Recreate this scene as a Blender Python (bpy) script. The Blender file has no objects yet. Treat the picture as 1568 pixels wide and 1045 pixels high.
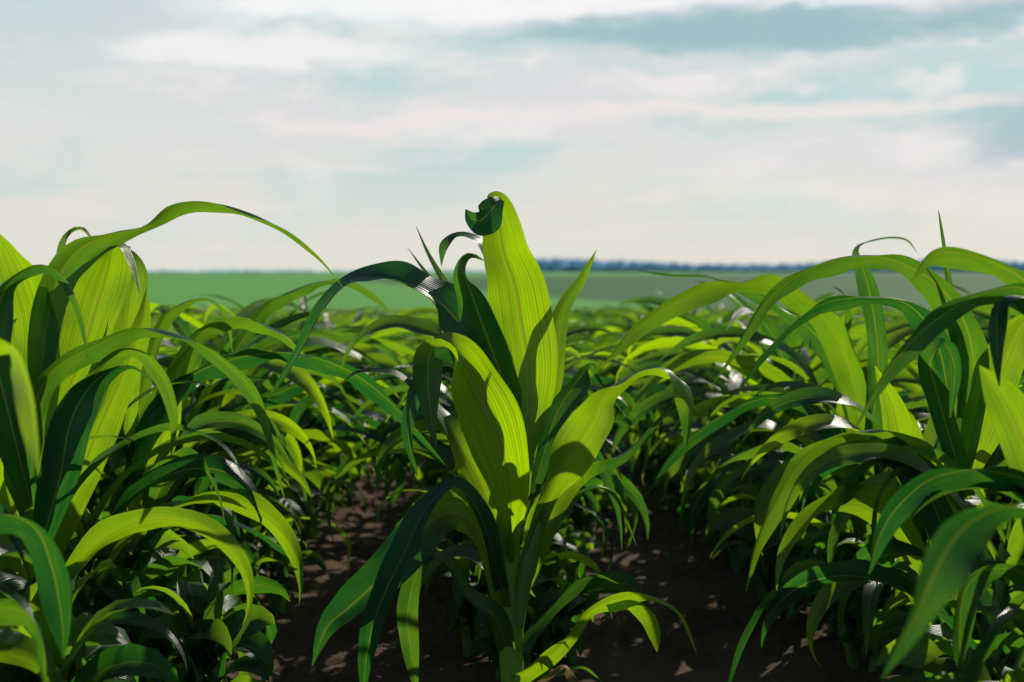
import bpy, math, random
import numpy as np
from mathutils import Vector, noise
random.seed(4)
RS = np.random.RandomState(11)
scn = bpy.context.scene
scn.view_settings.view_transform = 'Standard'
scn.view_settings.look = 'None'
scn.view_settings.exposure = 0

# ------------------------------------------------------------------ camera
CAM_H = 0.75
F = 2178.0
PITCH = math.radians(2.82)
cam_d = bpy.data.cameras.new('camera')
cam = bpy.data.objects.new('camera', cam_d)
scn.collection.objects.link(cam)
cam.location = (0, 0, CAM_H)
cam.rotation_euler = (math.radians(90) - PITCH, 0, 0)
cam_d.lens = 50; cam_d.sensor_width = 36
cam_d.clip_start = 0.05; cam_d.clip_end = 9000
cam_d.dof.use_dof = True
cam_d.dof.focus_distance = 2.25
cam_d.dof.aperture_fstop = 4.2
scn.camera = cam

def pt(px, py, y):
    """measurement of a point at depth y -> metres"""
    xc = (px - 784) / F; yc = (522.5 - py) / F
    dy = math.cos(PITCH) + yc * math.sin(PITCH)
    dz = -math.sin(PITCH) + yc * math.cos(PITCH)
    return np.array([xc * y / dy, y, CAM_H + dz * y / dy])

# ------------------------------------------------------------------ node helper
class NT:
    def __init__(s, tree): s.t = tree; s.n = tree.nodes; s.l = tree.links
    def node(s, typ, **kw):
        nd = s.n.new(typ)
        for k, v in kw.items(): setattr(nd, k, v)
        return nd
    def put(s, sock, v):
        if isinstance(v, bpy.types.NodeSocket): s.l.new(v, sock)
        else:
            try: sock.default_value = v
            except Exception: sock.default_value = (*v, 1.0)
    def math(s, op, a, b=0.0, c=0.0, clamp=False):
        nd = s.node('ShaderNodeMath', operation=op); nd.use_clamp = clamp
        s.put(nd.inputs[0], a); s.put(nd.inputs[1], b)
        if len(nd.inputs) > 2: s.put(nd.inputs[2], c)
        return nd.outputs[0]
    def smooth(s, v, a, b, lo=0.0, hi=1.0):
        nd = s.node('ShaderNodeMapRange', interpolation_type='SMOOTHSTEP')
        s.put(nd.inputs['Value'], v)
        nd.inputs['From Min'].default_value = a; nd.inputs['From Max'].default_value = b
        nd.inputs['To Min'].default_value = lo; nd.inputs['To Max'].default_value = hi
        return nd.outputs['Result']
    def mix(s, f, a, b, blend='MIX'):
        nd = s.node('ShaderNodeMix', data_type='RGBA', blend_type=blend)
        s.put(nd.inputs['Factor'], f)
        A = [i for i in nd.inputs if i.name == 'A' and i.type == 'RGBA'][0]
        B = [i for i in nd.inputs if i.name == 'B' and i.type == 'RGBA'][0]
        s.put(A, a if isinstance(a, bpy.types.NodeSocket) else (*a, 1)); s.put(B, b if isinstance(b, bpy.types.NodeSocket) else (*b, 1))
        return [o for o in nd.outputs if o.type == 'RGBA'][0]
    def noise(s, vec, scale, detail=4, rough=0.5, dist=0.0):
        nd = s.node('ShaderNodeTexNoise')
        if vec is not None: s.l.new(vec, nd.inputs['Vector'])
        nd.inputs['Scale'].default_value = scale; nd.inputs['Detail'].default_value = detail
        nd.inputs['Roughness'].default_value = rough; nd.inputs['Distortion'].default_value = dist
        return nd.outputs['Fac']
    def comb(s, x, y, z):
        nd = s.node('ShaderNodeCombineXYZ')
        s.put(nd.inputs[0], x); s.put(nd.inputs[1], y); s.put(nd.inputs[2], z)
        return nd.outputs[0]
    def sep(s, v):
        nd = s.node('ShaderNodeSeparateXYZ'); s.l.new(v, nd.inputs[0]); return nd.outputs
    def ramp(s, f, pts):
        nd = s.node('ShaderNodeValToRGB'); s.put(nd.inputs[0], f)
        el = nd.color_ramp.elements
        while len(el) > 1: el.remove(el[-1])
        el[0].position = pts[0][0]; el[0].color = (*pts[0][1], 1)
        for p, c in pts[1:]:
            e = el.new(p); e.color = (*c, 1)
        return nd.outputs[0]

# ------------------------------------------------------------------ light
SUN_AZ = math.radians(34); SUN_EL = math.radians(31)
sdir = Vector((math.sin(SUN_AZ) * math.cos(SUN_EL), math.cos(SUN_AZ) * math.cos(SUN_EL), math.sin(SUN_EL)))
sl = bpy.data.lights.new('sun', 'SUN'); sl.energy = 5.0; sl.angle = math.radians(0.6); sl.color = (1.0, 0.94, 0.78)
so = bpy.data.objects.new('sun', sl); scn.collection.objects.link(so)
so.rotation_euler = sdir.to_track_quat('Z', 'Y').to_euler(); so.location = (3, 10, 8)

w = bpy.data.worlds.new('World'); scn.world = w; w.use_nodes = True
t = NT(w.node_tree); t.n.clear()
out = t.node('ShaderNodeOutputWorld'); bg = t.node('ShaderNodeBackground'); bg.inputs['Strength'].default_value = 0.10
t.l.new(bg.outputs[0], out.inputs[0])
sky = t.node('ShaderNodeTexSky', sky_type='NISHITA'); sky.sun_disc = False
sky.sun_elevation = SUN_EL; sky.sun_rotation = SUN_AZ; sky.air_density = 1.0; sky.dust_density = 0.5
tc = t.node('ShaderNodeTexCoord')
x, y, z = t.sep(tc.outputs['Generated'])
az = t.math('ARCTAN2', x, y); el = t.math('ARCSINE', z)
v0 = t.comb(t.math('MULTIPLY', az, 5.0), t.math('MULTIPLY', el, 16.0), 0.3)
warp = t.noise(v0, 1.6, 6, 0.68)
ele = t.math('ADD', el, t.math('MULTIPLY', t.math('SUBTRACT', warp, 0.5), 0.045))
v1 = t.comb(t.math('MULTIPLY', az, 6.5), t.math('MULTIPLY', ele, 26.0), 4.7)
n1 = t.noise(v1, 1.3, 8, 0.64, 0.1)
v2 = t.comb(t.math('MULTIPLY', az, 3.0), t.math('MULTIPLY', ele, 14.0), 2.1)
n2 = t.noise(v2, 1.5, 6, 0.58, 0.1)
e01 = t.math('MULTIPLY', el, 4.5, clamp=True)
base = t.ramp(e01, [(0.0, (0.76, 0.74, 0.65)), (0.18, (0.78, 0.75, 0.68)), (0.42, (0.72, 0.74, 0.72)), (0.7, (0.60, 0.71, 0.71)), (1.0, (0.46, 0.65, 0.70))])
base = t.mix(t.math('MULTIPLY', t.smooth(n2, 0.47, 0.61), t.smooth(el, 0.02, 0.10, 0.3, 0.85)), base, (0.49, 0.68, 0.68))
lil = t.math('MULTIPLY', t.smooth(n2, 0.50, 0.38), t.smooth(el, 0.02, 0.07))
lil = t.math('MULTIPLY', lil, t.smooth(az, -0.34, -0.12, 0.2, 1.0))
base = t.mix(t.math('MULTIPLY', lil, 0.75), base, (0.74, 0.72, 0.75))
st = t.math('MULTIPLY', t.smooth(n1, 0.49, 0.64), t.smooth(el, 0.03, 0.15, 0.35, 0.95))
st = t.math('MULTIPLY', st, t.smooth(az, -0.34, -0.15, 0.35, 1.0))
base = t.mix(t.math('MULTIPLY', st, 0.8), base, (0.90, 0.85, 0.83))
def blob(a0, e0, ra, re, amt=3.6):
    da = t.math('DIVIDE', t.math('SUBTRACT', az, a0), ra)
    de = t.math('DIVIDE', t.math('SUBTRACT', ele, e0), re)
    r = t.math('ADD', t.math('MULTIPLY', da, da), t.math('MULTIPLY', de, de))
    r = t.math('ADD', r, t.math('MULTIPLY', t.math('SUBTRACT', n1, 0.5), amt))
    return t.smooth(r, 1.6, 0.1)
base = t.mix(t.math('MULTIPLY', blob(-0.05, 0.185, 0.18, 0.020), 0.85), base, (1.0, 0.98, 0.98))
base = t.mix(t.math('MULTIPLY', blob(-0.16, 0.150, 0.11, 0.012), 0.8), base, (0.97, 0.92, 0.91))
base = t.mix(t.math('MULTIPLY', blob(0.22, 0.192, 0.22, 0.010), 0.75), base, (0.97, 0.95, 0.95))
base = t.mix(t.math('MULTIPLY', blob(0.20, 0.164, 0.20, 0.015), 0.9), base, (0.32, 0.50, 0.56))
base = t.mix(t.math('MULTIPLY', blob(0.37, 0.090, 0.07, 0.028), 0.85), base, (0.38, 0.53, 0.60))
base = t.mix(t.math('MULTIPLY', blob(0.19, 0.112, 0.17, 0.007), 0.7), base, (0.92, 0.81, 0.78))
base = t.mix(t.math('MULTIPLY', blob(-0.05, 0.105, 0.14, 0.007), 0.6), base, (0.92, 0.81, 0.80))
veil = t.node('ShaderNodeVectorMath', operation='SCALE'); t.l.new(base, veil.inputs[0]); veil.inputs['Scale'].default_value = 10.0
fac = t.math('MULTIPLY', t.smooth(el, 0.20, 0.52, 0.97, 0.07), t.smooth(t.math('ABSOLUTE', az), 0.6, 2.0, 1.0, 0.2))
t.l.new(t.mix(fac, sky.outputs[0], veil.outputs[0]), bg.inputs['Color'])

# ------------------------------------------------------------------ materials
def new_mat(name):
    m = bpy.data.materials.new(name); m.use_nodes = True
    tt = NT(m.node_tree); tt.n.clear()
    o = tt.node('ShaderNodeOutputMaterial')
    return m, tt, o

def leaf_mat(name, dark, lite, tlo, thi, transmix=0.5, rough=0.34):
    m, t, o = new_mat(name)
    uv = t.node('ShaderNodeUVMap'); uv.uv_map = 'uv'
    u, v, _ = t.sep(uv.outputs[0])
    at = t.node('ShaderNodeAttribute', attribute_name='lr')
    lr = at.outputs['Fac']
    oi = t.node('ShaderNodeObjectInfo')
    rnd = t.math('ADD', t.math('MULTIPLY', lr, 3.3), oi.outputs['Random'])
    du = t.math('ABSOLUTE', t.math('SUBTRACT', u, 0.5))
    rib = t.smooth(du, 0.042, 0.012)
    vein = t.math('SINE', t.math('MULTIPLY', u, 120.0))
    vn = t.noise(t.comb(t.math('MULTIPLY', u, 30.0), t.math('MULTIPLY', v, 2.5), rnd), 1.0, 2, 0.6)
    blot = t.noise(t.comb(t.math('MULTIPLY', u, 1.5), t.math('MULTIPLY', v, 9.0), t.math('MULTIPLY', rnd, 3.0)), 1.0, 3, 0.65)
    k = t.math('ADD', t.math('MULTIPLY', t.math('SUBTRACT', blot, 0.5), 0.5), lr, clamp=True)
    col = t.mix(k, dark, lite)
    vs = t.math('ADD', t.math('MULTIPLY', vein, 0.16), t.math('MULTIPLY', t.math('SUBTRACT', vn, 0.5), 1.5))
    vf = t.math('ADD', vs, 0.25, clamp=True)
    col = t.mix(vf, col, tuple(c * 0.5 for c in dark))
    col = t.mix(t.math('MULTIPLY', rib, 0.75), col, (0.17, 0.24, 0.10))
    tr = t.mix(k, tlo, thi)
    tr = t.mix(t.math('MULTIPLY', vf, 0.85), tr, (thi[0] * 0.14, thi[1] * 0.30, thi[2] * 0.5))
    tr = t.mix(t.math('MULTIPLY', rib, 0.7), tr, (thi[0] * 0.5, thi[1] * 0.40, thi[2] * 1.6))
    p = t.node('ShaderNodeBsdfPrincipled'); t.put(p.inputs['Base Color'], col)
    rr = t.math('ADD', rough, t.math('MULTIPLY', t.math('SUBTRACT', blot, 0.5), 0.3))
    t.put(p.inputs['Roughness'], rr); p.inputs['IOR'].default_value = 1.5
    b = t.node('ShaderNodeBump'); b.inputs['Strength'].default_value = 0.5; b.inputs['Distance'].default_value = 0.0012
    hgt = t.math('ADD', t.math('ADD', t.math('MULTIPLY', vein, 0.4), vn), t.math('MULTIPLY', rib, 2.0))
    t.l.new(hgt, b.inputs['Height']); t.l.new(b.outputs[0], p.inputs['Normal'])
    tl = t.node('ShaderNodeBsdfTranslucent'); t.put(tl.inputs[0], tr)
    ms = t.node('ShaderNodeMixShader'); ms.inputs[0].default_value = transmix
    t.l.new(p.outputs[0], ms.inputs[1]); t.l.new(tl.outputs[0], ms.inputs[2]); t.l.new(ms.outputs[0], o.inputs[0])
    return m
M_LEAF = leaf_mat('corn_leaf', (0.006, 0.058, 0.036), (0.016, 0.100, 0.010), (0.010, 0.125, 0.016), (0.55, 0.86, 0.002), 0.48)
M_WEED = leaf_mat('weed_leaf', (0.012, 0.07, 0.018), (0.03, 0.12, 0.02), (0.04, 0.24, 0.012), (0.52, 0.84, 0.015), 0.44, 0.42)
M_DRY = leaf_mat('dry_leaf', (0.14, 0.09, 0.04), (0.30, 0.21, 0.10), (0.3, 0.2, 0.08), (0.4, 0.3, 0.1), 0.3, 0.6)

m, t, o = new_mat('corn_stalk'); M_STALK = m
uv = t.node('ShaderNodeUVMap'); uv.uv_map = 'uv'
u, v, _ = t.sep(uv.outputs[0])
n = t.noise(t.comb(t.math('MULTIPLY', u, 40.0), t.math('MULTIPLY', v, 6.0), 0.0), 1.0, 3, 0.6)
col = t.mix(n, (0.06, 0.17, 0.03), (0.20, 0.38, 0.08))
p = t.node('ShaderNodeBsdfPrincipled'); t.put(p.inputs['Base Color'], col); p.inputs['Roughness'].default_value = 0.38
b = t.node('ShaderNodeBump'); b.inputs['Strength'].default_value = 0.4; b.inputs['Distance'].default_value = 0.001
t.l.new(n, b.inputs['Height']); t.l.new(b.outputs[0], p.inputs['Normal'])
tl = t.node('ShaderNodeBsdfTranslucent'); tl.inputs[0].default_value = (0.4, 0.7, 0.05, 1)
ms = t.node('ShaderNodeMixShader'); ms.inputs[0].default_value = 0.25
t.l.new(p.outputs[0], ms.inputs[1]); t.l.new(tl.outputs[0], ms.inputs[2]); t.l.new(ms.outputs[0], o.inputs[0])

# ------------------------------------------------------------------ mesh accumulators
class Acc:
    def __init__(s): s.v = []; s.f = []; s.uv = []; s.lr = []; s.mi = []; s.n = 0
    def grid(s, G, UV, lr, mi):
        a, b = G.shape[:2]
        s.v.append(G.reshape(-1, 3)); s.uv.append(UV.reshape(-1, 2))
        s.lr.append(np.repeat(np.broadcast_to(np.asarray(lr, float), (a,)), b))
        i, j = np.meshgrid(np.arange(a - 1), np.arange(b - 1), indexing='ij')
        k = s.n + i * b + j
        f = np.stack([k, k + 1, k + b + 1, k + b], -1).reshape(-1, 4)
        s.f.append(f); s.mi.append(np.full(len(f), mi)); s.n += a * b
    def obj(s, name, mats, link=True, origin=None):
        V = np.concatenate(s.v)
        if origin is not None: V = V - np.array(origin)
        Fc = np.concatenate(s.f); UV = np.concatenate(s.uv); LR = np.concatenate(s.lr); MI = np.concatenate(s.mi)
        me = bpy.data.meshes.new(name); me.from_pydata(V.tolist(), [], Fc.tolist())
        ul = me.uv_layers.new(name='uv')
        li = np.zeros(len(me.loops), dtype=np.int32); me.loops.foreach_get('vertex_index', li)
        ul.data.foreach_set('uv', UV[li].astype(np.float32).ravel())
        at = me.attributes.new('lr', 'FLOAT', 'POINT'); at.data.foreach_set('value', LR.astype(np.float32))
        me.polygons.foreach_set('material_index', MI.astype(np.int32))
        me.polygons.foreach_set('use_smooth', np.ones(len(Fc), dtype=bool))
        for mm in mats: me.materials.append(mm)
        me.update()
        ob = bpy.data.objects.new(name, me)
        if origin is not None: ob.location = origin
        if link: scn.collection.objects.link(ob)
        return ob

def nrm(a): return a / np.maximum(np.linalg.norm(a, axis=-1, keepdims=True), 1e-9)

def catmull(C, n):
    C = np.array(C, float); m = len(C)
    E = np.vstack([2 * C[0] - C[1], C, 2 * C[-1] - C[-2]])
    seg = np.linalg.norm(np.diff(C[:, :3], axis=0), axis=1) + 1e-6
    cum = np.concatenate([[0], np.cumsum(seg)]); s = np.linspace(0, cum[-1], n); outp = []
    for q in s:
        i = min(max(np.searchsorted(cum, q, side='right') - 1, 0), m - 2)
        tt = (q - cum[i]) / seg[i]
        p0, p1, p2, p3 = E[i], E[i + 1], E[i + 2], E[i + 3]
        outp.append(0.5 * ((2 * p1) + (-p0 + p2) * tt + (2 * p0 - 5 * p1 + 4 * p2 - p3) * tt ** 2 + (-p0 + 3 * p1 - 3 * p2 + p3) * tt ** 3))
    return np.array(outp), cum[-1]

def ribbon(acc, P, Wd, hw, fold, wave, lr, mi, nu=7, L=None):
    n = len(P); T = nrm(np.gradient(P, axis=0)); Wd = nrm(Wd - T * np.sum(Wd * T, 1, keepdims=True))
    N = np.cross(T, Wd); u = np.linspace(-1, 1, nu)
    s = np.concatenate([[0], np.cumsum(np.linalg.norm(np.diff(P, axis=0), axis=1))])
    ph = RS.rand(4) * 6.28; fq = RS.uniform(24, 40, 2); fq2 = RS.uniform(55, 90, 2)
    G = np.zeros((n, nu, 3)); UV = np.zeros((n, nu, 2)); tt = np.linspace(0, 1, n)
    env = np.sin(np.pi * np.clip(tt, 0, 1)) ** 0.6
    for k, uu in enumerate(u):
        side = 0 if uu < 0 else 1
        wv = wave * env * (np.sin(s * fq[side] + ph[side]) + 0.35 * np.sin(s * fq2[side] + ph[2 + side])) * abs(uu) ** 2.0
        wl = 0.25 * wave * env * np.sin(s * fq[side] * 0.8 + ph[side] + 1) * uu
        fa = fold * abs(uu) ** 1.15
        lat = hw * uu * np.cos(np.minimum(fold, 1.2) * 0.6)
        G[:, k] = P + Wd * (lat + wl)[:, None] + N * (hw * fa + wv * np.minimum(hw / 0.03, 1.0))[:, None]
        UV[:, k, 0] = (uu + 1) / 2; UV[:, k, 1] = s
    acc.grid(G, UV, lr, mi)

def rotv(V, A, ang):
    c = np.cos(ang)[:, None]; sn = np.sin(ang)[:, None]
    return V * c + np.cross(A, V) * sn + A * np.sum(A * V, 1, keepdims=True) * (1 - c)

def traced(acc, C, fold0=0.8, fold1=0.25, wave=0.004, n=54, nu=9, mi=0, clasp=0.12, lr=None, lr2=None, cut=.6):
    """C rows: px, py, depth, halfwidth px, roll deg"""
    D = []
    for px, py, d, hwp, roll in C:
        P = pt(px, py, d); D.append([*P, hwp * d / F, roll])
    S, L = catmull(D, n)
    P = S[:, :3]; T = nrm(np.gradient(P, axis=0))
    W0 = nrm(np.cross(T, np.tile([0, 1.0, 0], (n, 1))))
    Wd = rotv(W0, T, np.radians(S[:, 4]))
    tt = np.linspace(0, 1, n)
    fold = fold1 + (fold0 - fold1) * np.exp(-tt / clasp)
    if lr is None: lr = RS.rand() ** 1.8
    if lr2 is not None: lr = lr + (lr2 - lr) * np.clip((tt - cut) / .12, 0, 1)  # past cut the leaf colour drops to a painted unlit end
    ribbon(acc, P, Wd, np.maximum(S[:, 3], 0.0004), fold, wave, lr, mi, nu)

def tube(acc, P, R, mi, ns=12):
    P = np.array(P, float); n = len(P); T = nrm(np.gradient(P, axis=0))
    X = nrm(np.cross(T, np.tile([0, 1.0, 0.01], (n, 1)))); Y = np.cross(T, X)
    a = np.linspace(0, 2 * np.pi, ns + 1)
    G = P[:, None] + (X[:, None] * np.cos(a)[None, :, None] + Y[:, None] * np.sin(a)[None, :, None]) * np.array(R)[:, None, None]
    s = np.concatenate([[0], np.cumsum(np.linalg.norm(np.diff(P, axis=0), axis=1))])
    UV = np.zeros((n, ns + 1, 2)); UV[..., 0] = a / 6.28; UV[..., 1] = s[:, None]
    acc.grid(G, UV, 0.5, mi)

def stalk(acc, p0, p1, r0, r1, nodes=6, bend=0.01, n=48, ns=12):
    p0 = np.array(p0, float); p1 = np.array(p1, float); P = []; R = []
    ph = RS.rand() * 6
    for i in range(n):
        q = i / (n - 1); c = p0 + (p1 - p0) * q; c = c + np.array([math.sin(q * 5 + ph) - math.sin(ph), math.cos(q * 4 + ph) - math.cos(ph), 0]) * bend * q
        r = r0 + (r1 - r0) * q; fr = (q * nodes) % 1.0
        r *= 1 + 0.22 * math.exp(-((fr - 0.08) / 0.06) ** 2) + 0.10 * fr
        P.append(c); R.append(r)
    P.append(P[-1] + np.array([0, 0, .01])); R.append(0.001)
    tube(acc, P, R, 1, ns)

# ------------------------------------------------------------------ generated corn plant
def corn(acc, rs, H=0.8, nl=10, seg=22, nu=5, org=(0, 0, 0), az0=0.0, skip_low=0, lscale=1.0, sn=48, azj=0.5, wscale=1.0):
    org = np.array(org, float); sh = H * 0.60
    lean = rs.uniform(-.03, .03, 2)
    top = org + np.array([lean[0], lean[1], sh])
    stalk(acc, org - np.array([0, 0, .03]), top, 0.0125, 0.007, 6, 0.006, sn, 12 if sn > 20 else 7)
    for i in range(skip_low, nl):
        q = i / (nl - 1)
        hb = 0.09 * H / .8 + (sh - 0.10 * H / .8) * q ** 0.85
        b = org + np.array([lean[0] * hb / sh, lean[1] * hb / sh, hb])
        az = az0 + (i % 2) * math.pi + rs.uniform(-azj, azj)
        Lm = (0.25 + 0.45 * math.sin(math.pi * min(1, 0.10 + q * 0.76))) * rs.uniform(0.8, 1.15) * lscale * H / 0.8
        th0 = math.radians(66 + 14 * q + rs.uniform(-14, 6))
        drop = math.radians(rs.uniform(120, 190) * (1.1 - 0.30 * q ** 2))
        if q > 0.9: drop *= 0.75
        pw = rs.uniform(1.0, 2.0)
        a = np.array([math.cos(az), math.sin(az), 0]); perp = np.array([-math.sin(az), math.cos(az), 0])
        s = np.linspace(0, 1, seg); th = th0 - drop * s ** pw
        side = rs.uniform(-.9, .9) * s ** 2
        d = (a[None] * np.cos(th)[:, None] * np.cos(side)[:, None] + perp[None] * (np.cos(th) * np.sin(side))[:, None] + np.array([0, 0, 1.0]) * np.sin(th)[:, None])
        P = b + np.concatenate([np.zeros((1, 3)), np.cumsum(d[:-1], 0)]) * Lm / (seg - 1)
        P[:, 2] = np.maximum(P[:, 2], org[2] + 0.012 + 0.01 * s)
        T = nrm(np.gradient(P, axis=0))
        W0 = np.tile(perp, (seg, 1)); W0 = nrm(W0 - T * np.sum(W0 * T, 1, keepdims=True))
        tw = rs.uniform(-2.4, 2.4) * s ** 1.3 + rs.uniform(-.9, .9) * np.sin(s * 6 + rs.rand() * 6) * s
        Wd = rotv(W0, T, tw)
        wm = (0.013 + 0.013 * math.sin(math.pi * min(1, q * 0.85 + .1))) * rs.uniform(0.75, 1.25) * lscale * wscale
        prof = np.interp(s, [0, .08, .25, .45, .65, .82, .93, 1], [0.45, 0.55, 0.86, 1.0, 0.84, 0.50, 0.22, 0.02])
        fold = 0.38 + 0.9 * np.exp(-s / 0.10)
        l_ = min(1.0, rs.rand() ** 2.2 * .95 + (0.22 * rs.rand() if q > .6 else 0))  # upper leaves coloured brighter, painting a shaded interior below
        ribbon(acc, P, Wd, wm * prof, fold, rs.uniform(.003, .009), l_, 0, nu)
    return top

# ------------------------------------------------------------------ terrain
def terr(x, y):
    pts_y = [-60, 3.5, 6, 10, 20, 62, 75, 100, 150, 250, 420, 900, 1600, 2600, 6000]
    pts_z = [0, 0, -.06, -.19, -.48, -1.56, -2.4, -4.1, -6.2, -7.8, -7.6, -5.1, -2.2, -0.6, -2]
    return float(np.interp(y, pts_y, pts_z))
def graded(fine0, fine1, step, lo, hi, g=1.12):
    a = list(np.arange(fine0, fine1, step)); s = step; xx = a[-1]
    while xx < hi: s *= g; xx += s; a.append(xx)
    s = step; xx = a[0]; pre = []
    while xx > lo: s *= g; xx -= s; pre.append(xx)
    return np.array(pre[::-1] + a)
XS = graded(-1.5, 1.5, 0.013, -4000, 4000, 1.10); YS = graded(2.2, 5.5, 0.014, -60, 6000, 1.06)
verts = []
for yy in YS:
    for xx in XS:
        zz = terr(xx, yy)
        if yy < 30 and abs(xx) < 14:
            p = Vector((xx, yy, 0))
            zz += 0.018 * math.cos(2 * math.pi * xx / 0.70)
            if yy < 12 and abs(xx) < 4:
                c0 = noise.noise(p * 6.0); c1 = noise.noise(p * 21.0 + Vector((3, 1, 4))); c2 = noise.noise(p * 38.0 + Vector((5, 3, 1))); c3 = noise.noise(p * 64.0)
                m0 = max(0.0, min(1.0, 0.6 + 1.4 * noise.noise(p * 2.5)))
                zz += 0.012 * c0 + m0 * (0.018 * (0.4 - abs(c1)) + 0.020 * c2 * abs(c2) * 2 + 0.011 * c3) - 0.008
        verts.append((xx, yy, zz))
nx = len(XS); ny = len(YS)
faces = [(j * nx + i, j * nx + i + 1, (j + 1) * nx + i + 1, (j + 1) * nx + i) for j in range(ny - 1) for i in range(nx - 1)]
me = bpy.data.meshes.new('ground'); me.from_pydata(verts, [], faces)
me.polygons.foreach_set('use_smooth', np.ones(len(faces), dtype=bool))
ground = bpy.data.objects.new('ground', me); scn.collection.objects.link(ground)
m, t, o = new_mat('soil_and_fields')
geo = t.node('ShaderNodeNewGeometry'); pos = geo.outputs['Position']
x, y, z = t.sep(pos)
na = t.noise(pos, 30, 6, 0.65); nb = t.noise(pos, 4, 4, 0.5)
soil = t.mix(na, (0.045, 0.027, 0.017), (0.19, 0.115, 0.070))
soil = t.mix(t.smooth(nb, 0.4, 0.7, 0, 0.5), soil, (0.06, 0.038, 0.025))
fv = t.comb(t.math('MULTIPLY', x, 0.004), t.math('MULTIPLY', y, 0.012), 0.0)
fn = t.noise(fv, 1.0, 3, 0.5)
f1 = t.mix(fn, (0.014, 0.085, 0.020), (0.030, 0.115, 0.026))
f2 = t.mix(fn, (0.07, 0.28, 0.03), (0.10, 0.34, 0.05))
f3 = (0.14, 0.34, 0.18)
fld = t.mix(t.smooth(t.math('ADD', y, t.math('MULTIPLY', x, 4.0)), 520, 470), f1, f2)
fld = t.mix(t.smooth(t.math('SUBTRACT', y, t.math('MULTIPLY', x, 1.5)), 1150, 1200), fld, f2)
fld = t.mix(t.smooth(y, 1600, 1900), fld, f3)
fine = t.noise(t.comb(t.math('MULTIPLY', x, 0.3), t.math('MULTIPLY', y, 0.05), 0.0), 1.0, 4, 0.6)
fld = t.mix(t.math('MULTIPLY', fine, 0.35), fld, (0.03, 0.10, 0.03))
col = t.mix(t.smooth(y, 60, 75), soil, fld)
p = t.node('ShaderNodeBsdfPrincipled'); t.put(p.inputs['Base Color'], col); p.inputs['Roughness'].default_value = 0.95
p.inputs['Specular IOR Level'].default_value = 0.15
b = t.node('ShaderNodeBump'); b.inputs['Strength'].default_value = 0.9; b.inputs['Distance'].default_value = 0.012
t.l.new(t.noise(pos, 90, 5, 0.7), b.inputs['Height']); t.l.new(b.outputs[0], p.inputs['Normal'])
t.l.new(p.outputs[0], o.inputs[0]); me.materials.append(m)

# distant woodland
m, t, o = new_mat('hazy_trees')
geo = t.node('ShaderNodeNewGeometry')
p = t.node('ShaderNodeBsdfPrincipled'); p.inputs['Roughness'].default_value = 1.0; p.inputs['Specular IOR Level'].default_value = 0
t.put(p.inputs['Base Color'], t.mix(t.noise(geo.outputs['Position'], 0.02, 3), (0.26, 0.50, 0.68), (0.36, 0.60, 0.78)))  # distance haze is painted into this blue base colour
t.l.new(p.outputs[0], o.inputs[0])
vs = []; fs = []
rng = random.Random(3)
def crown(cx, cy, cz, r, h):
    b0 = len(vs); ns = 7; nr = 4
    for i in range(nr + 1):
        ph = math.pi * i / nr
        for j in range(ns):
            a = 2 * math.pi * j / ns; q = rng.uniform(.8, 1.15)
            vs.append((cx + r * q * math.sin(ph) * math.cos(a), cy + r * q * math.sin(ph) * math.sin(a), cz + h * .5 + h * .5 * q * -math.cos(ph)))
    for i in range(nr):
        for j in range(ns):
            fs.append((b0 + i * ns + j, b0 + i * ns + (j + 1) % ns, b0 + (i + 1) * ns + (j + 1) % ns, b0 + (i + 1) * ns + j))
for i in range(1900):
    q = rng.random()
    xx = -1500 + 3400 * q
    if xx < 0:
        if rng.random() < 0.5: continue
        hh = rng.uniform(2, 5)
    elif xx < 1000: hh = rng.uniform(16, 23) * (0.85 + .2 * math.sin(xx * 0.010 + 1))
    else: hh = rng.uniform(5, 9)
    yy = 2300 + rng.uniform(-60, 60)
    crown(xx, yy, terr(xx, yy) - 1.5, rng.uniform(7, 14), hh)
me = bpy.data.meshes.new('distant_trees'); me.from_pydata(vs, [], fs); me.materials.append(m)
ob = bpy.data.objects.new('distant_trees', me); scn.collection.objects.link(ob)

# ------------------------------------------------------------------ hero plant
H = 2.3
A = Acc()
MATS = [M_LEAF, M_STALK, M_DRY]
tube(A, np.array([pt(786, 1130, H), pt(786, 1090, H), pt(785, 1045, H), pt(783, 1000, H), pt(781, 962, H), pt(780, 955, H), pt(779, 945, H), pt(776, 900, H), pt(775, 860, H), pt(778, 820, H), pt(786, 760, H), pt(795, 700, H), pt(800, 650, H)]),
     np.array([19, 18, 18, 19, 21, 24, 21, 20, 21, 19, 17, 13, 8]) * H / F, 1, 16)
# second shoot sheath
tube(A, np.array([pt(792, 960, H - .01), pt(800, 900, H - .01), pt(812, 850, H - .01), pt(826, 790, H - .01), pt(838, 740, H - .01)]), np.array([10, 13, 13, 10, 4]) * H / F, 1, 12)
def h(rows): return [(a, b, H + d, w, r) for a, b, d, w, r in rows]
# tall back leaf
traced(A, h([(802, 760, .00, 8, 10), (807, 695, .03, 12, 10), (809, 650, .05, 28, 5), (811, 570, .07, 43, -5), (800, 500, .07, 48, 4), (790, 440, .06, 47, 6), (773, 390, .05, 37, 10), (766, 350, .04, 31, 14), (760, 322, .03, 26, 20), (753, 308, .01, 18, 30), (746, 302, .0, 4, 40)]), 0.6, .22, .006, 90, lr=.85)
# its folded-over tip
traced(A, h([(768, 306, .01, 5, 0), (757, 316, -.005, 16, -20), (745, 330, -.015, 26, -25), (734, 338, -.02, 22, -20), (722, 334, -.025, 11, 0), (713, 321, -.02, 1, 20)]), .3, .3, .004, 40, lr=.05)
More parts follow.
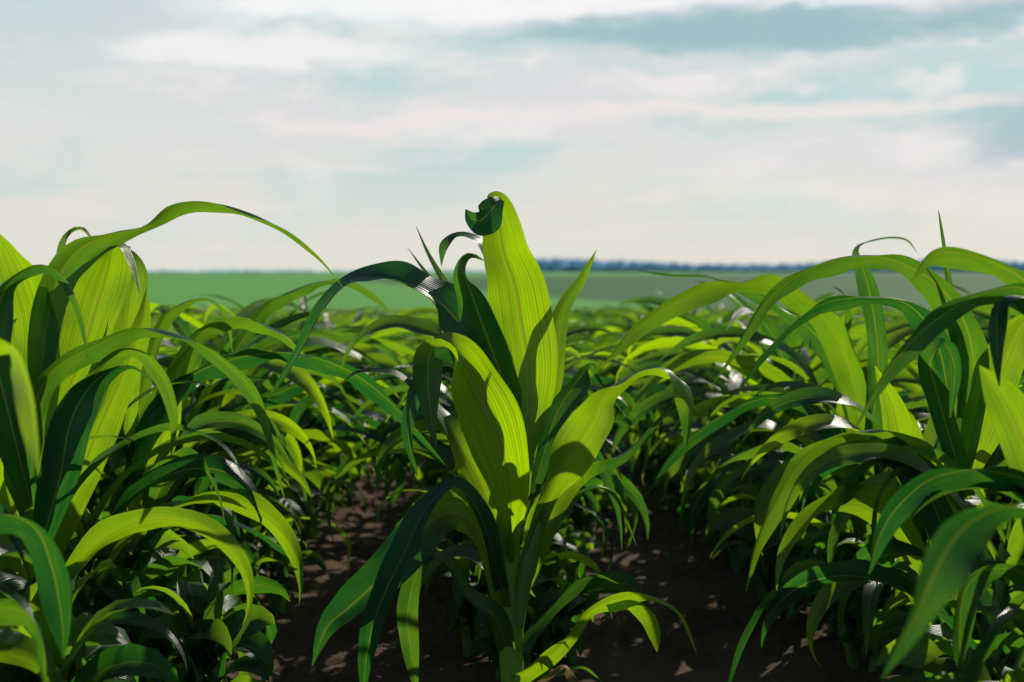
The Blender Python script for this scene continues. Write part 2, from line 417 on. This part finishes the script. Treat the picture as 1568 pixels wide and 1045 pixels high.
# front broad leaf bending over to the left
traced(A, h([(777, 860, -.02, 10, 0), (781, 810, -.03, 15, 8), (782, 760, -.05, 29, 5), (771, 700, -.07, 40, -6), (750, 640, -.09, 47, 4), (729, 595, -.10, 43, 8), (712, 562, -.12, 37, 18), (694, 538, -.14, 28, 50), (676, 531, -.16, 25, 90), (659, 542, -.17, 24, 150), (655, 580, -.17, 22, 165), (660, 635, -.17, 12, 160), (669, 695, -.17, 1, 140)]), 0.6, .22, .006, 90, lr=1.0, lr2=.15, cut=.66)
# right leaf arching
traced(A, h([(790, 930, 0, 10, 20), (808, 870, -.01, 12, 25), (826, 800, -.02, 15, 20), (850, 735, -.03, 24, 30), (878, 688, -.04, 33, 0), (905, 645, -.05, 33, -10), (924, 606, -.06, 24, 30), (968, 574, -.07, 25, 60), (1015, 563, -.09, 23, 76), (1042, 585, -.10, 22, 130), (1053, 625, -.10, 16, 155), (1050, 692, -.10, 1, 140)]), 0.8, .34, .011, 90, lr=.65, lr2=.1, cut=.82)
# dark upper-left leaf
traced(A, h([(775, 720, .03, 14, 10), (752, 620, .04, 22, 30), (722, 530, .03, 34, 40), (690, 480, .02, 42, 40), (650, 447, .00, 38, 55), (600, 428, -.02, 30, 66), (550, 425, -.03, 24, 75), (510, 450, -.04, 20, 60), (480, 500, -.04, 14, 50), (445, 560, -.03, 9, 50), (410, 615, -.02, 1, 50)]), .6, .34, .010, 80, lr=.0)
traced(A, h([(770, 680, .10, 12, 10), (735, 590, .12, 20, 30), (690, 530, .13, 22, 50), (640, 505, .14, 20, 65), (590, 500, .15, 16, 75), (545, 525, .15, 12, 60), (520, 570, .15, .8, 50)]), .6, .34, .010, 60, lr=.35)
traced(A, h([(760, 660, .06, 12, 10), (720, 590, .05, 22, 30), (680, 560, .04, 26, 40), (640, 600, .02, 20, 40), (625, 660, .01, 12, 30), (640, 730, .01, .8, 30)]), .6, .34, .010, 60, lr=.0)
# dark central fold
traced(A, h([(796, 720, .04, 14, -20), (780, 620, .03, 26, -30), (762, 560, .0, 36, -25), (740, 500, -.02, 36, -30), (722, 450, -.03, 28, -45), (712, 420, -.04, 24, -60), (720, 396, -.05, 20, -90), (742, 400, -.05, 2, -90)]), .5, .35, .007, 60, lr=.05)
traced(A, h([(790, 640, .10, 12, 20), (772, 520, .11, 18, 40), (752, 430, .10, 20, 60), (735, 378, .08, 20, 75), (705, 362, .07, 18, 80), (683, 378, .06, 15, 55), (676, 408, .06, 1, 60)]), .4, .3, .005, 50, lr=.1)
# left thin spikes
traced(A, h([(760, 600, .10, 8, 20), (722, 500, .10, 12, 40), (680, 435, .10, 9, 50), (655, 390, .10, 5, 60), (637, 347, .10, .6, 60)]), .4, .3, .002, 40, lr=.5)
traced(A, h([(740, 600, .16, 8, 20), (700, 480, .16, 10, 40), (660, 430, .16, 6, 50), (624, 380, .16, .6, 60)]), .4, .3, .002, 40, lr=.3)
# right thin
traced(A, h([(815, 700, .10, 10, 0), (838, 600, .12, 18, 10), (848, 520, .14, 20, 20), (862, 470, .15, 14, 30), (888, 430, .16, 9, 30), (913, 383, .16, .6, 30)]), .4, .3, .004, 50, lr=.5)
traced(A, h([(820, 740, .06, 10, 10), (850, 640, .10, 18, 15), (880, 590, .13, 20, 40), (905, 560, .15, 16, 70), (925, 590, .16, 9, 80), (960, 640, .18, .6, 80)]), .5, .3, .006, 50, lr=.1)
# inner left leaf behind broad leaf
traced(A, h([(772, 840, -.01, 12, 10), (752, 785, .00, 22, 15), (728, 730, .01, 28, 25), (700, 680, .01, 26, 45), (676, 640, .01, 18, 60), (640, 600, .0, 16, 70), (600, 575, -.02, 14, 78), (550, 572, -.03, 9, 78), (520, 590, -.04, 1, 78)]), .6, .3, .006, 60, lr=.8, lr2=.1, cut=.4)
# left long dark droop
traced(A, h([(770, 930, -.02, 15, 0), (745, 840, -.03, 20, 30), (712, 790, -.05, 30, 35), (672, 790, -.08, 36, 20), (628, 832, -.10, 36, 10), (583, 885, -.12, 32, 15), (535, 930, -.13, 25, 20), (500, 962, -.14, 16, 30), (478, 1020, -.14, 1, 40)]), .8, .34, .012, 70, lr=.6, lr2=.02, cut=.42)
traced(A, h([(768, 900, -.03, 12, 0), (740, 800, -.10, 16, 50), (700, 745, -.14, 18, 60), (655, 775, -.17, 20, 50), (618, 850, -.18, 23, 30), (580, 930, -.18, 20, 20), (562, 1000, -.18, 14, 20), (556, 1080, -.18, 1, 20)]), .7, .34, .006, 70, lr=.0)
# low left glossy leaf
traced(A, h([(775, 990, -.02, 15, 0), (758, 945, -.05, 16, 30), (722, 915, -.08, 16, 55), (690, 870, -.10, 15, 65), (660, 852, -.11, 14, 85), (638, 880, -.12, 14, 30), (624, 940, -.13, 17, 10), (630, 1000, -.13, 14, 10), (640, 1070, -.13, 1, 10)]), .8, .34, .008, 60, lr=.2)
# low right leaves
traced(A, h([(792, 1040, -.01, 13, 0), (830, 1010, -.04, 15, 35), (868, 980, -.06, 17, 35), (900, 938, -.08, 18, 45), (948, 915, -.10, 17, 45), (995, 912, -.11, 13, 60), (1040, 938, -.11, 8, 60), (1068, 1003, -.11, .8, 60)]), .8, .35, .010, 60, lr=.65)
traced(A, h([(930, 930, -.09, 9, 30), (965, 925, -.10, 13, 40), (992, 945, -.10, 13, 20), (1003, 975, -.10, 8, 10), (1006, 998, -.10, .8, 10)]), .4, .3, .005, 30, lr=.6)
traced(A, h([(790, 1000, 0, 12, 0), (830, 950, .05, 16, 40), (870, 905, .08, 14, 50), (910, 880, .1, 10, 60), (950, 895, .12, .8, 60)]), .8, .35, .008, 50, lr=.1)
traced(A, h([(790, 1060, -.01, 10, 0), (840, 1030, .02, 13, 50), (890, 1020, .04, 10, 60), (930, 1050, .05, .8, 60)]), .8, .35, .006, 40, lr=.2)
traced(A, h([(790, 1070, -.03, 8, 0), (830, 1040, -.04, 12, 40), (862, 1018, -.05, 12, 70), (880, 1040, -.06, 8, 40), (896, 1090, -.06, .8, 30)]), .8, .5, .010, 40, mi=2, lr=.5)
traced(A, h([(782, 1075, -.03, 8, 0), (740, 1062, -.05, 11, 50), (700, 1060, -.06, 11, 70), (672, 1090, -.06, .8, 40)]), .8, .5, .010, 40, mi=2, lr=.2)
# right secondary mid leaf
traced(A, h([(790, 930, 0, 12, -10), (815, 850, .02, 20, -10), (835, 790, .03, 26, 0), (868, 742, .05, 24, 25), (915, 712, .06, 16, 55), (960, 690, .07, 14, 60), (1010, 640, .08, 9, 60), (1050, 600, .08, .8, 60)]), .7, .35, .008, 60, lr=.7, lr2=.1, cut=.5)
traced(A, h([(788, 900, .03, 12, -10), (820, 830, .06, 16, 20), (860, 775, .08, 15, 40), (905, 745, .1, 12, 60), (945, 760, .12, 9, 70), (975, 835, .13, .8, 70)]), .7, .35, .005, 60, lr=.1)
traced(A, h([(784, 960, .03, 12, 10), (770, 900, .08, 16, 40), (735, 860, .12, 16, 60), (690, 850, .15, 14, 70), (650, 890, .17, 9, 60), (630, 930, .18, .8, 60)]), .7, .35, .005, 60, lr=.3)
A.obj('corn_plant', MATS, origin=tuple(pt(786, 1130, H)))

# ------------------------------------------------------------------ neighbour plants (rows 0.7 m either side)
def near_plant(x0, y0, Hh, leaves, seed, lo=0, nl=9, az0=0.3, ls=1.0):
    a = Acc(); rs = np.random.RandomState(seed)
    corn(a, rs, Hh, nl, 34, 7, (x0, y0, 0), az0, lo, ls)
    for L in leaves:
        lr = None
        if not isinstance(L[0], tuple): lr = L[0]; L = L[1:]
        traced(a, L, .7, .36, .008, 64, lr=lr)
    a.obj('corn_plant', MATS, origin=(x0, y0, 0))
# left row
D = 2.1
near_plant(-0.70, D, .62, [
    [.3, (57, 680, D, 12, 0), (66, 540, D, 22, 10), (85, 440, D, 26, 25), (120, 384, D, 24, 40), (175, 358, D, 20, 55), (228, 346, D, 17, 72), (268, 320, D, 16, 60), (322, 311, D, 15, 70), (382, 326, D, 13, 72), (440, 356, D, 9, 66), (490, 396, D, 5, 60), (525, 440, D, .6, 60)],
    [.2, (57, 760, D - .03, 12, 0), (50, 640, D - .05, 20, 30), (80, 570, D - .06, 24, 50), (150, 528, D - .08, 22, 60), (215, 503, D - .09, 21, 66), (280, 515, D - .10, 20, 62), (335, 548, D - .10, 18, 50), (382, 592, D - .10, 15, 45), (410, 650, D - .10, 11, 40), (424, 715, D - .10, 6, 40), (437, 768, D - .10, .6, 40)],
    [.7, (60, 700, D + .04, 14, 0), (120, 560, D + .06, 34, -10), (148, 470, D + .07, 42, 0), (165, 415, D + .07, 36, 15), (172, 382, D + .05, 26, 50), (190, 372, D + .03, 18, 80), (205, 400, D + .02, 12, 100), (214, 450, D, 1, 100)],
    [.7, (55, 720, D, 14, 0), (62, 600, D + .02, 34, 0), (60, 500, D + .02, 40, -10), (38, 420, D, 34, -25), (0, 360, D - .02, 22, -50), (-40, 345, D - .03, 10, -60), (-70, 370, D - .03, .6, -60)],
    [.1, (50, 780, D - .05, 12, 0), (15, 640, D - .08, 30, 10), (-10, 520, D - .09, 30, 0), (10, 440, D - .10, 18, 60), (62, 408, D - .12, 14, 75), (103, 432, D - .13, 13, 50), (126, 490, D - .14, 9, 40), (134, 548, D - .14, .6, 40)],
    [.3, (55, 860, D - .05, 12, 0), (80, 760, D - .08, 22, 20), (120, 640, D - .08, 24, 10), (170, 550, D - .08, 18, 40), (215, 540, D - .1, 15, 60), (250, 580, D - .1, 14, 30), (268, 640, D - .1, 9, 20), (262, 702, D - .1, .6, 20)],
    [.0, (55, 860, D - .08, 14, 0), (90, 740, D - .1, 28, 10), (110, 640, D - .1, 30, 20), (150, 580, D - .1, 22, 50), (200, 560, D - .1, 10, 60), (240, 590, D - .1, .6, 60)],
    [.7, (50, 900, D + .05, 14, 0), (20, 760, D + .08, 34, 0), (8, 640, D + .08, 36, 0), (20, 540, D + .08, 26, 10), (60, 470, D + .08, 12, 40), (90, 440, D + .08, .6, 40)],
    [.7, (60, 900, D + .1, 14, 0), (110, 760, D + .12, 30, 0), (150, 660, D + .12, 34, 0), (185, 580, D + .12, 26, 10), (215, 500, D + .12, 14, 30), (225, 440, D + .12, .6, 40)],
    [.9, (40, 960, D + .05, 14, 0), (20, 880, D, 26, 0), (-5, 800, D, 30, 0), (-20, 700, D, 26, 10), (0, 640, D, .6, 40)],
], 5, 0, 9, 2.6, .9)
D = 2.6
near_plant(-0.70, D, .58, [
    [.0, (198, 760, D, 12, 0), (225, 660, D, 20, 20), (280, 585, D, 22, 45), (350, 552, D - .02, 22, 55), (430, 540, D - .05, 22, 60), (505, 555, D - .08, 22, 50), (570, 592, D - .1, 19, 45), (625, 645, D - .12, 12, 45), (682, 712, D - .14, .7, 45)],
    [.3, (198, 720, D + .05, 10, 0), (220, 590, D + .05, 12, 20), (248, 495, D + .05, 11, 40), (285, 462, D + .04, 11, 70), (325, 460, D + .03, 11, 70), (350, 490, D + .02, 8, 50), (356, 540, D + .02, .6, 50)],
    [.3, (200, 690, D + .03, 14, 0), (260, 590, D, 22, 30), (310, 510, D, 22, 50), (370, 490, D, 19, 70), (430, 510, D, 16, 60), (480, 560, D, .7, 40)],
    [.0, (200, 880, D - .05, 12, 0), (240, 810, D - .08, 16, 50), (320, 788, D - .1, 17, 65), (390, 812, D - .12, 14, 60), (432, 840, D - .13, 9, 50), (465, 862, D - .14, .6, 50)],
    [.6, (198, 700, D, 14, 0), (190, 560, D, 30, 0), (196, 470, D, 26, 10), (206, 420, D, 18, 30), (200, 390, D, 8, 60), (180, 380, D, .8, 60)],
    [.2, (200, 740, D, 14, 0), (160, 600, D, 22, -20), (120, 470, D, 20, -30), (100, 380, D, 17, -60), (122, 352, D, 12, -90), (150, 380, D, .8, -80)],
    [.1, (198, 960, D - .1, 12, 0), (180, 880, D - .2, 18, -50), (130, 895, D - .25, 18, -60), (95, 910, D - .25, .8, -60)],
    [.0, (198, 940, D - .1, 12, 0), (205, 900, D - .15, 20, 40), (235, 940, D - .2, 22, 20), (255, 1000, D - .2, 18, 10), (262, 1070, D - .2, 1, 10)],
    [.8, (198, 860, D, 12, 0), (225, 740, D, 24, 0), (250, 660, D, 26, 5), (262, 590, D, 18, 10), (300, 520, D, .8, 30)],
], 8, 0, 9, 2.2)
D = 3.1
near_plant(-0.70, D, .58, [
    [.2, (292, 740, D, 10, 0), (330, 600, D, 16, 30), (400, 480, D, 17, 50), (460, 440, D, 16, 70), (520, 430, D, 14, 70), (570, 450, D, 10, 60), (620, 500, D, .7, 60)],
    [.0, (292, 780, D, 10, 0), (360, 640, D, 16, 30), (430, 600, D, 17, 50), (480, 585, D, 16, 80), (500, 600, D, 14, 70), (455, 640, D, 12, 40), (442, 710, D, .7, 40)],
], 12, 0, 10, 2.9)
near_plant(-0.69, 2.35, .58, [], 41, 0, 11, 0.4)
near_plant(-0.74, 1.85, .58, [], 42, 0, 9, 1.9, .85)
near_plant(-0.71, 2.85, .58, [], 43, 0, 11, 3.4)
D = 1.55
near_plant(-0.72, D, .58, [
    [.8, (-227, 760, D, 20, 0), (-150, 620, D, 28, 30), (-60, 520, D, 30, 40), (0, 520, D - .1, 26, 50), (38, 580, D - .2, 24, 30), (52, 660, D - .25, 20, 20), (60, 730, D - .3, 1, 20)],
    [.0, (-227, 960, D, 20, 0), (-120, 840, D, 26, 40), (-20, 790, D, 30, 50), (50, 805, D, 34, 40), (80, 870, D, 34, 20), (95, 950, D, 20, 10), (98, 1010, D, 1, 10)],
    [.2, (-227, 1050, D, 18, 0), (-100, 950, D, 22, 40), (0, 930, D, 26, 50), (60, 960, D, 26, 50), (70, 1060, D, 1, 30)],
], 15, 2, 7, 1.6)
# right row
D = 2.25
near_plant(0.70, D, .60, [
    [.2, (1462, 760, D, 12, 0), (1490, 600, D, 24, -20), (1480, 500, D - .02, 28, -40), (1430, 432, D - .04, 27, -58), (1365, 398, D - .05, 25, -60), (1300, 393, D - .06, 24, -60), (1235, 415, D - .07, 22, -55), (1175, 460, D - .08, 18, -50), (1135, 520, D - .09, 12, -50), (1090, 590, D - .1, .7, -50)],
    [.35, (1462, 840, D - .05, 12, 0), (1420, 700, D - .08, 22, -40), (1350, 660, D - .1, 26, -58), (1282, 672, D - .12, 28, -50), (1225, 712, D - .14, 27, -35), (1185, 778, D - .15, 20, -30), (1160, 830, D - .16, 14, -40), (1142, 905, D - .16, .8, -40)],
    [.0, (1462, 980, D - .05, 12, 0), (1400, 890, D - .08, 16, -50), (1310, 864, D - .1, 17, -65), (1235, 880, D - .12, 17, -60), (1170, 920, D - .13, 15, -50), (1132, 985, D - .14, 11, -40), (1112, 1060, D - .14, 3, -40)],
    [.3, (1462, 640, D, 14, 0), (1465, 520, D, 14, 10), (1450, 420, D, 8, 30), (1437, 322, D, .6, 30)],
    [.0, (1462, 700, D + .05, 12, 0), (1440, 540, D + .05, 20, -20), (1395, 470, D + .05, 20, -50), (1330, 455, D + .04, 18, -65), (1250, 470, D + .03, 17, -60), (1180, 530, D + .02, 12, -50), (1130, 600, D, .7, -50)],
    [.7, (1470, 760, D, 14, 0), (1500, 640, D, 36, 10), (1530, 560, D, 38, 0), (1560, 500, D, 28, 30), (1600, 470, D, .7, 60)],
    [.0, (1462, 900, D - .1, 14, 0), (1440, 800, D - .1, 24, -20), (1400, 720, D - .1, 26, -40), (1340, 700, D - .1, 22, -60), (1290, 740, D - .1, 16, -40), (1270, 810, D - .1, 1, -40)],
    [.05, (1480, 760, D - .1, 12, 0), (1440, 620, D - .15, 20, -20), (1425, 555, D - .2, 20, -50), (1448, 530, D - .22, 16, -100), (1462, 570, D - .22, 12, -130), (1455, 640, D - .22, 1, -140)],
    [.8, (1462, 860, D, 12, 0), (1420, 760, D, 24, 0), (1385, 700, D, 26, -5), (1365, 620, D, 18, -10), (1340, 560, D, .8, -30)],
], 21, 0, 9, .4)
D = 2.8
near_plant(0.70, D, .60, [
    [.4, (1328, 760, D, 12, 0), (1310, 600, D, 20, -20), (1270, 500, D - .05, 24, -40), (1200, 438, D - .1, 23, -55), (1120, 436, D - .15, 21, -50), (1040, 462, D - .2, 20, -35), (975, 505, D - .22, 15, -35), (922, 562, D - .25, .7, -35)],
    [.1, (1328, 700, D, 10, 0), (1345, 560, D, 16, -10), (1330, 440, D, 14, -30), (1312, 385, D, 8, -70), (1345, 368, D, 6, -95), (1385, 368, D, 5, -90), (1405, 388, D, .6, -90)],
    [.0, (1328, 760, D, 10, 0), (1260, 640, D, 18, -40), (1180, 610, D, 20, -55), (1100, 640, D, 16, -50), (1030, 700, D, 10, -40), (985, 765, D, .7, -40)],
    [.3, (1328, 820, D, 10, 0), (1270, 720, D, 16, -40), (1200, 680, D, 17, -60), (1120, 700, D, 14, -60), (1060, 760, D, .7, -50)],
    [.1, (1328, 700, D + .1, 10, 0), (1270, 540, D + .1, 16, -30), (1190, 470, D + .1, 15, -60), (1100, 425, D + .1, 10, -70), (1030, 420, D + .1, 6, -75), (965, 414, D + .1, .7, -75)],
], 23, 0, 10, .2)
near_plant(0.69, 2.02, .60, [], 51, 0, 11, 2.6)
near_plant(0.71, 2.52, .60, [], 52, 0, 12, .5)
near_plant(0.70, 3.05, .60, [], 53, 0, 12, 3.3)
near_plant(0.73, 1.6, .60, [], 54, 0, 9, 1.2)
D = 1.8
near_plant(0.72, D, .60, [
    [.1, (1655, 760, D, 14, 0), (1640, 560, D, 26, -30), (1580, 450, D - .02, 28, -50), (1510, 448, D - .04, 26, -50), (1440, 485, D - .06, 24, -40), (1385, 535, D - .08, 20, -35), (1345, 590, D - .1, 13, -35), (1310, 655, D - .1, .8, -40)],
    [.0, (1655, 900, D, 14, 0), (1600, 760, D - .02, 26, -40), (1520, 722, D - .05, 28, -55), (1440, 728, D - .08, 28, -40), (1385, 765, D - .1, 27, -25), (1350, 815, D - .1, 18, -20), (1330, 880, D - .1, 1, -20)],
    [.0, (1655, 700, D, 14, 0), (1620, 520, D - .05, 22, -30), (1570, 460, D - .07, 20, -50), (1532, 460, D - .08, 16, -110), (1526, 510, D - .08, 14, -150), (1530, 592, D - .08, 1, -150)],
    [.3, (1655, 700, D + .05, 14, 0), (1640, 520, D + .05, 26, -30), (1570, 430, D + .05, 28, -50), (1490, 392, D + .05, 26, -62), (1430, 390, D + .05, 20, -50), (1395, 430, D + .05, 1, -50)],
    [.6, (1655, 900, D, 14, 0), (1600, 760, D, 30, -20), (1560, 660, D, 36, -10), (1530, 600, D, 26, -20), (1500, 560, D, .8, -30)],
    [.1, (1655, 1000, D, 14, 0), (1600, 900, D, 24, -30), (1530, 870, D, 26, -50), (1480, 900, D, 22, -30), (1470, 980, D, 16, -10), (1480, 1060, D, .8, 0)],
], 25, 0, 8, .5)
D = 1.35
near_plant(0.72, D, .55, [
    [.05, (1945, 960, D, 20, 0), (1800, 840, D - .05, 34, -30), (1660, 790, D - .08, 40, -50), (1550, 775, D - .1, 42, -55), (1480, 805, D - .12, 44, -35), (1435, 870, D - .14, 40, -20), (1400, 950, D - .15, 24, -20), (1350, 1040, D - .16, 1, -20)],
], 27, 2, 6, 1.4)

# ------------------------------------------------------------------ instanced rows
col_v = bpy.data.collections.new('corn_variants')
NV = 20
for i in range(NV):
    a = Acc(); rs = np.random.RandomState(100 + i)
    corn(a, rs, 0.74 * rs.uniform(.94, 1.06), rs.randint(11, 14), 16, 5, (0, 0, 0), 0.0, sn=14, azj=.9)
    col_v.objects.link(a.obj('corn_variant_%02d' % i, MATS, link=False))
col_w = bpy.data.collections.new('weed_variants')
for i in range(6):
    a = Acc(); rs = np.random.RandomState(300 + i)
    for k in range(3):
        corn(a, rs, 0.22 * rs.uniform(.7, 1.2), 7, 10, 3, (rs.uniform(-.05, .05), rs.uniform(-.05, .05), 0), rs.rand() * 3, 0, rs.uniform(.9, 1.2), sn=6, azj=1.4)
    col_w.objects.link(a.obj('weed_variant_%02d' % i, [M_WEED, M_STALK], link=False))

def scatter(name, coll, pts, rot, sc, idx):
    me = bpy.data.meshes.new(name); me.from_pydata(pts, [], [])
    a = me.attributes.new('rot', 'FLOAT_VECTOR', 'POINT'); a.data.foreach_set('vector', np.array(rot, np.float32).ravel())
    a = me.attributes.new('sc', 'FLOAT_VECTOR', 'POINT'); a.data.foreach_set('vector', np.array(sc, np.float32).ravel())
    a = me.attributes.new('idx', 'INT', 'POINT'); a.data.foreach_set('value', np.array(idx, np.int32))
    ob = bpy.data.objects.new(name, me); scn.collection.objects.link(ob)
    ng = bpy.data.node_groups.new(name, 'GeometryNodeTree')
    ng.interface.new_socket('Geometry', in_out='INPUT', socket_type='NodeSocketGeometry')
    ng.interface.new_socket('Geometry', in_out='OUTPUT', socket_type='NodeSocketGeometry')
    N = ng.nodes; L = ng.links
    gi = N.new('NodeGroupInput'); go = N.new('NodeGroupOutput')
    ci = N.new('GeometryNodeCollectionInfo'); ci.inputs['Collection'].default_value = coll
    ci.inputs['Separate Children'].default_value = True; ci.inputs['Reset Children'].default_value = True
    ip = N.new('GeometryNodeInstanceOnPoints'); ip.inputs['Pick Instance'].default_value = True
    def att(nm, ty):
        q = N.new('GeometryNodeInputNamedAttribute'); q.data_type = ty; q.inputs['Name'].default_value = nm
        return [o_ for o_ in q.outputs if o_.enabled and o_.name == 'Attribute'][0]
    L.new(gi.outputs[0], ip.inputs['Points']); L.new(ci.outputs[0], ip.inputs['Instance'])
    L.new(att('idx', 'INT'), ip.inputs['Instance Index']); L.new(att('rot', 'FLOAT_VECTOR'), ip.inputs['Rotation'])
    L.new(att('sc', 'FLOAT_VECTOR'), ip.inputs['Scale']); L.new(ip.outputs[0], go.inputs[0])
    md = ob.modifiers.new('scatter', 'NODES'); md.node_group = ng
    return ob
rs = np.random.RandomState(77)
pts = []; rot = []; sc = []; idx = []
for r in range(-36, 37):
    x0 = r * 0.70; yy = -1.5 + rs.rand() * .2
    while yy < 64:
        yy += rs.uniform(0.10, 0.16) if yy < 12 else rs.uniform(.18, .34)
        if abs(x0) > max(yy, 0) * 0.40 + 2.0: continue
        if r == 0 and -.2 < yy < 2.75: continue
        if r == -1 and 0.2 < yy < 2.95: continue
        if r == 1 and 0.2 < yy < 3.1: continue
        xx = x0 + rs.normal(0, .025)
        pts.append((xx, yy, terr(xx, yy) + 0.005)); rot.append((rs.normal(0, .06), rs.normal(0, .06), rs.normal(0.1, 0.7) + (math.pi if rs.rand() < .5 else 0)))
        s = rs.uniform(0.88, 1.04)
        if r == 0: s *= 0.92
        hz = 0.95 if yy < 4.5 else .90
        if r < 0: hz *= .95
        wide = 1.05 if (r != 0 and yy < 8) else 1.0
        sc.append((s * wide, s * wide, s * hz)); idx.append(rs.randint(0, NV))
print('corn', len(pts))
scatter('corn_rows', col_v, pts, rot, sc, idx)
pts = []; rot = []; sc = []; idx = []
for r in (-2, -1, 0, 1, 2):
    yy = 1.5
    while yy < 12:
        yy += rs.uniform(.05, .11)
        if r == 0 and yy < 2.5: continue
        xx = r * .7 + rs.normal(0, .10 if r else .07)
        s = rs.uniform(.5, 1.2)
        pts.append((xx, yy, terr(xx, yy) + .008)); rot.append((0, 0, rs.rand() * 6.28)); sc.append((s, s, s)); idx.append(rs.randint(0, 6))
scatter('weeds', col_w, pts, rot, sc, idx)
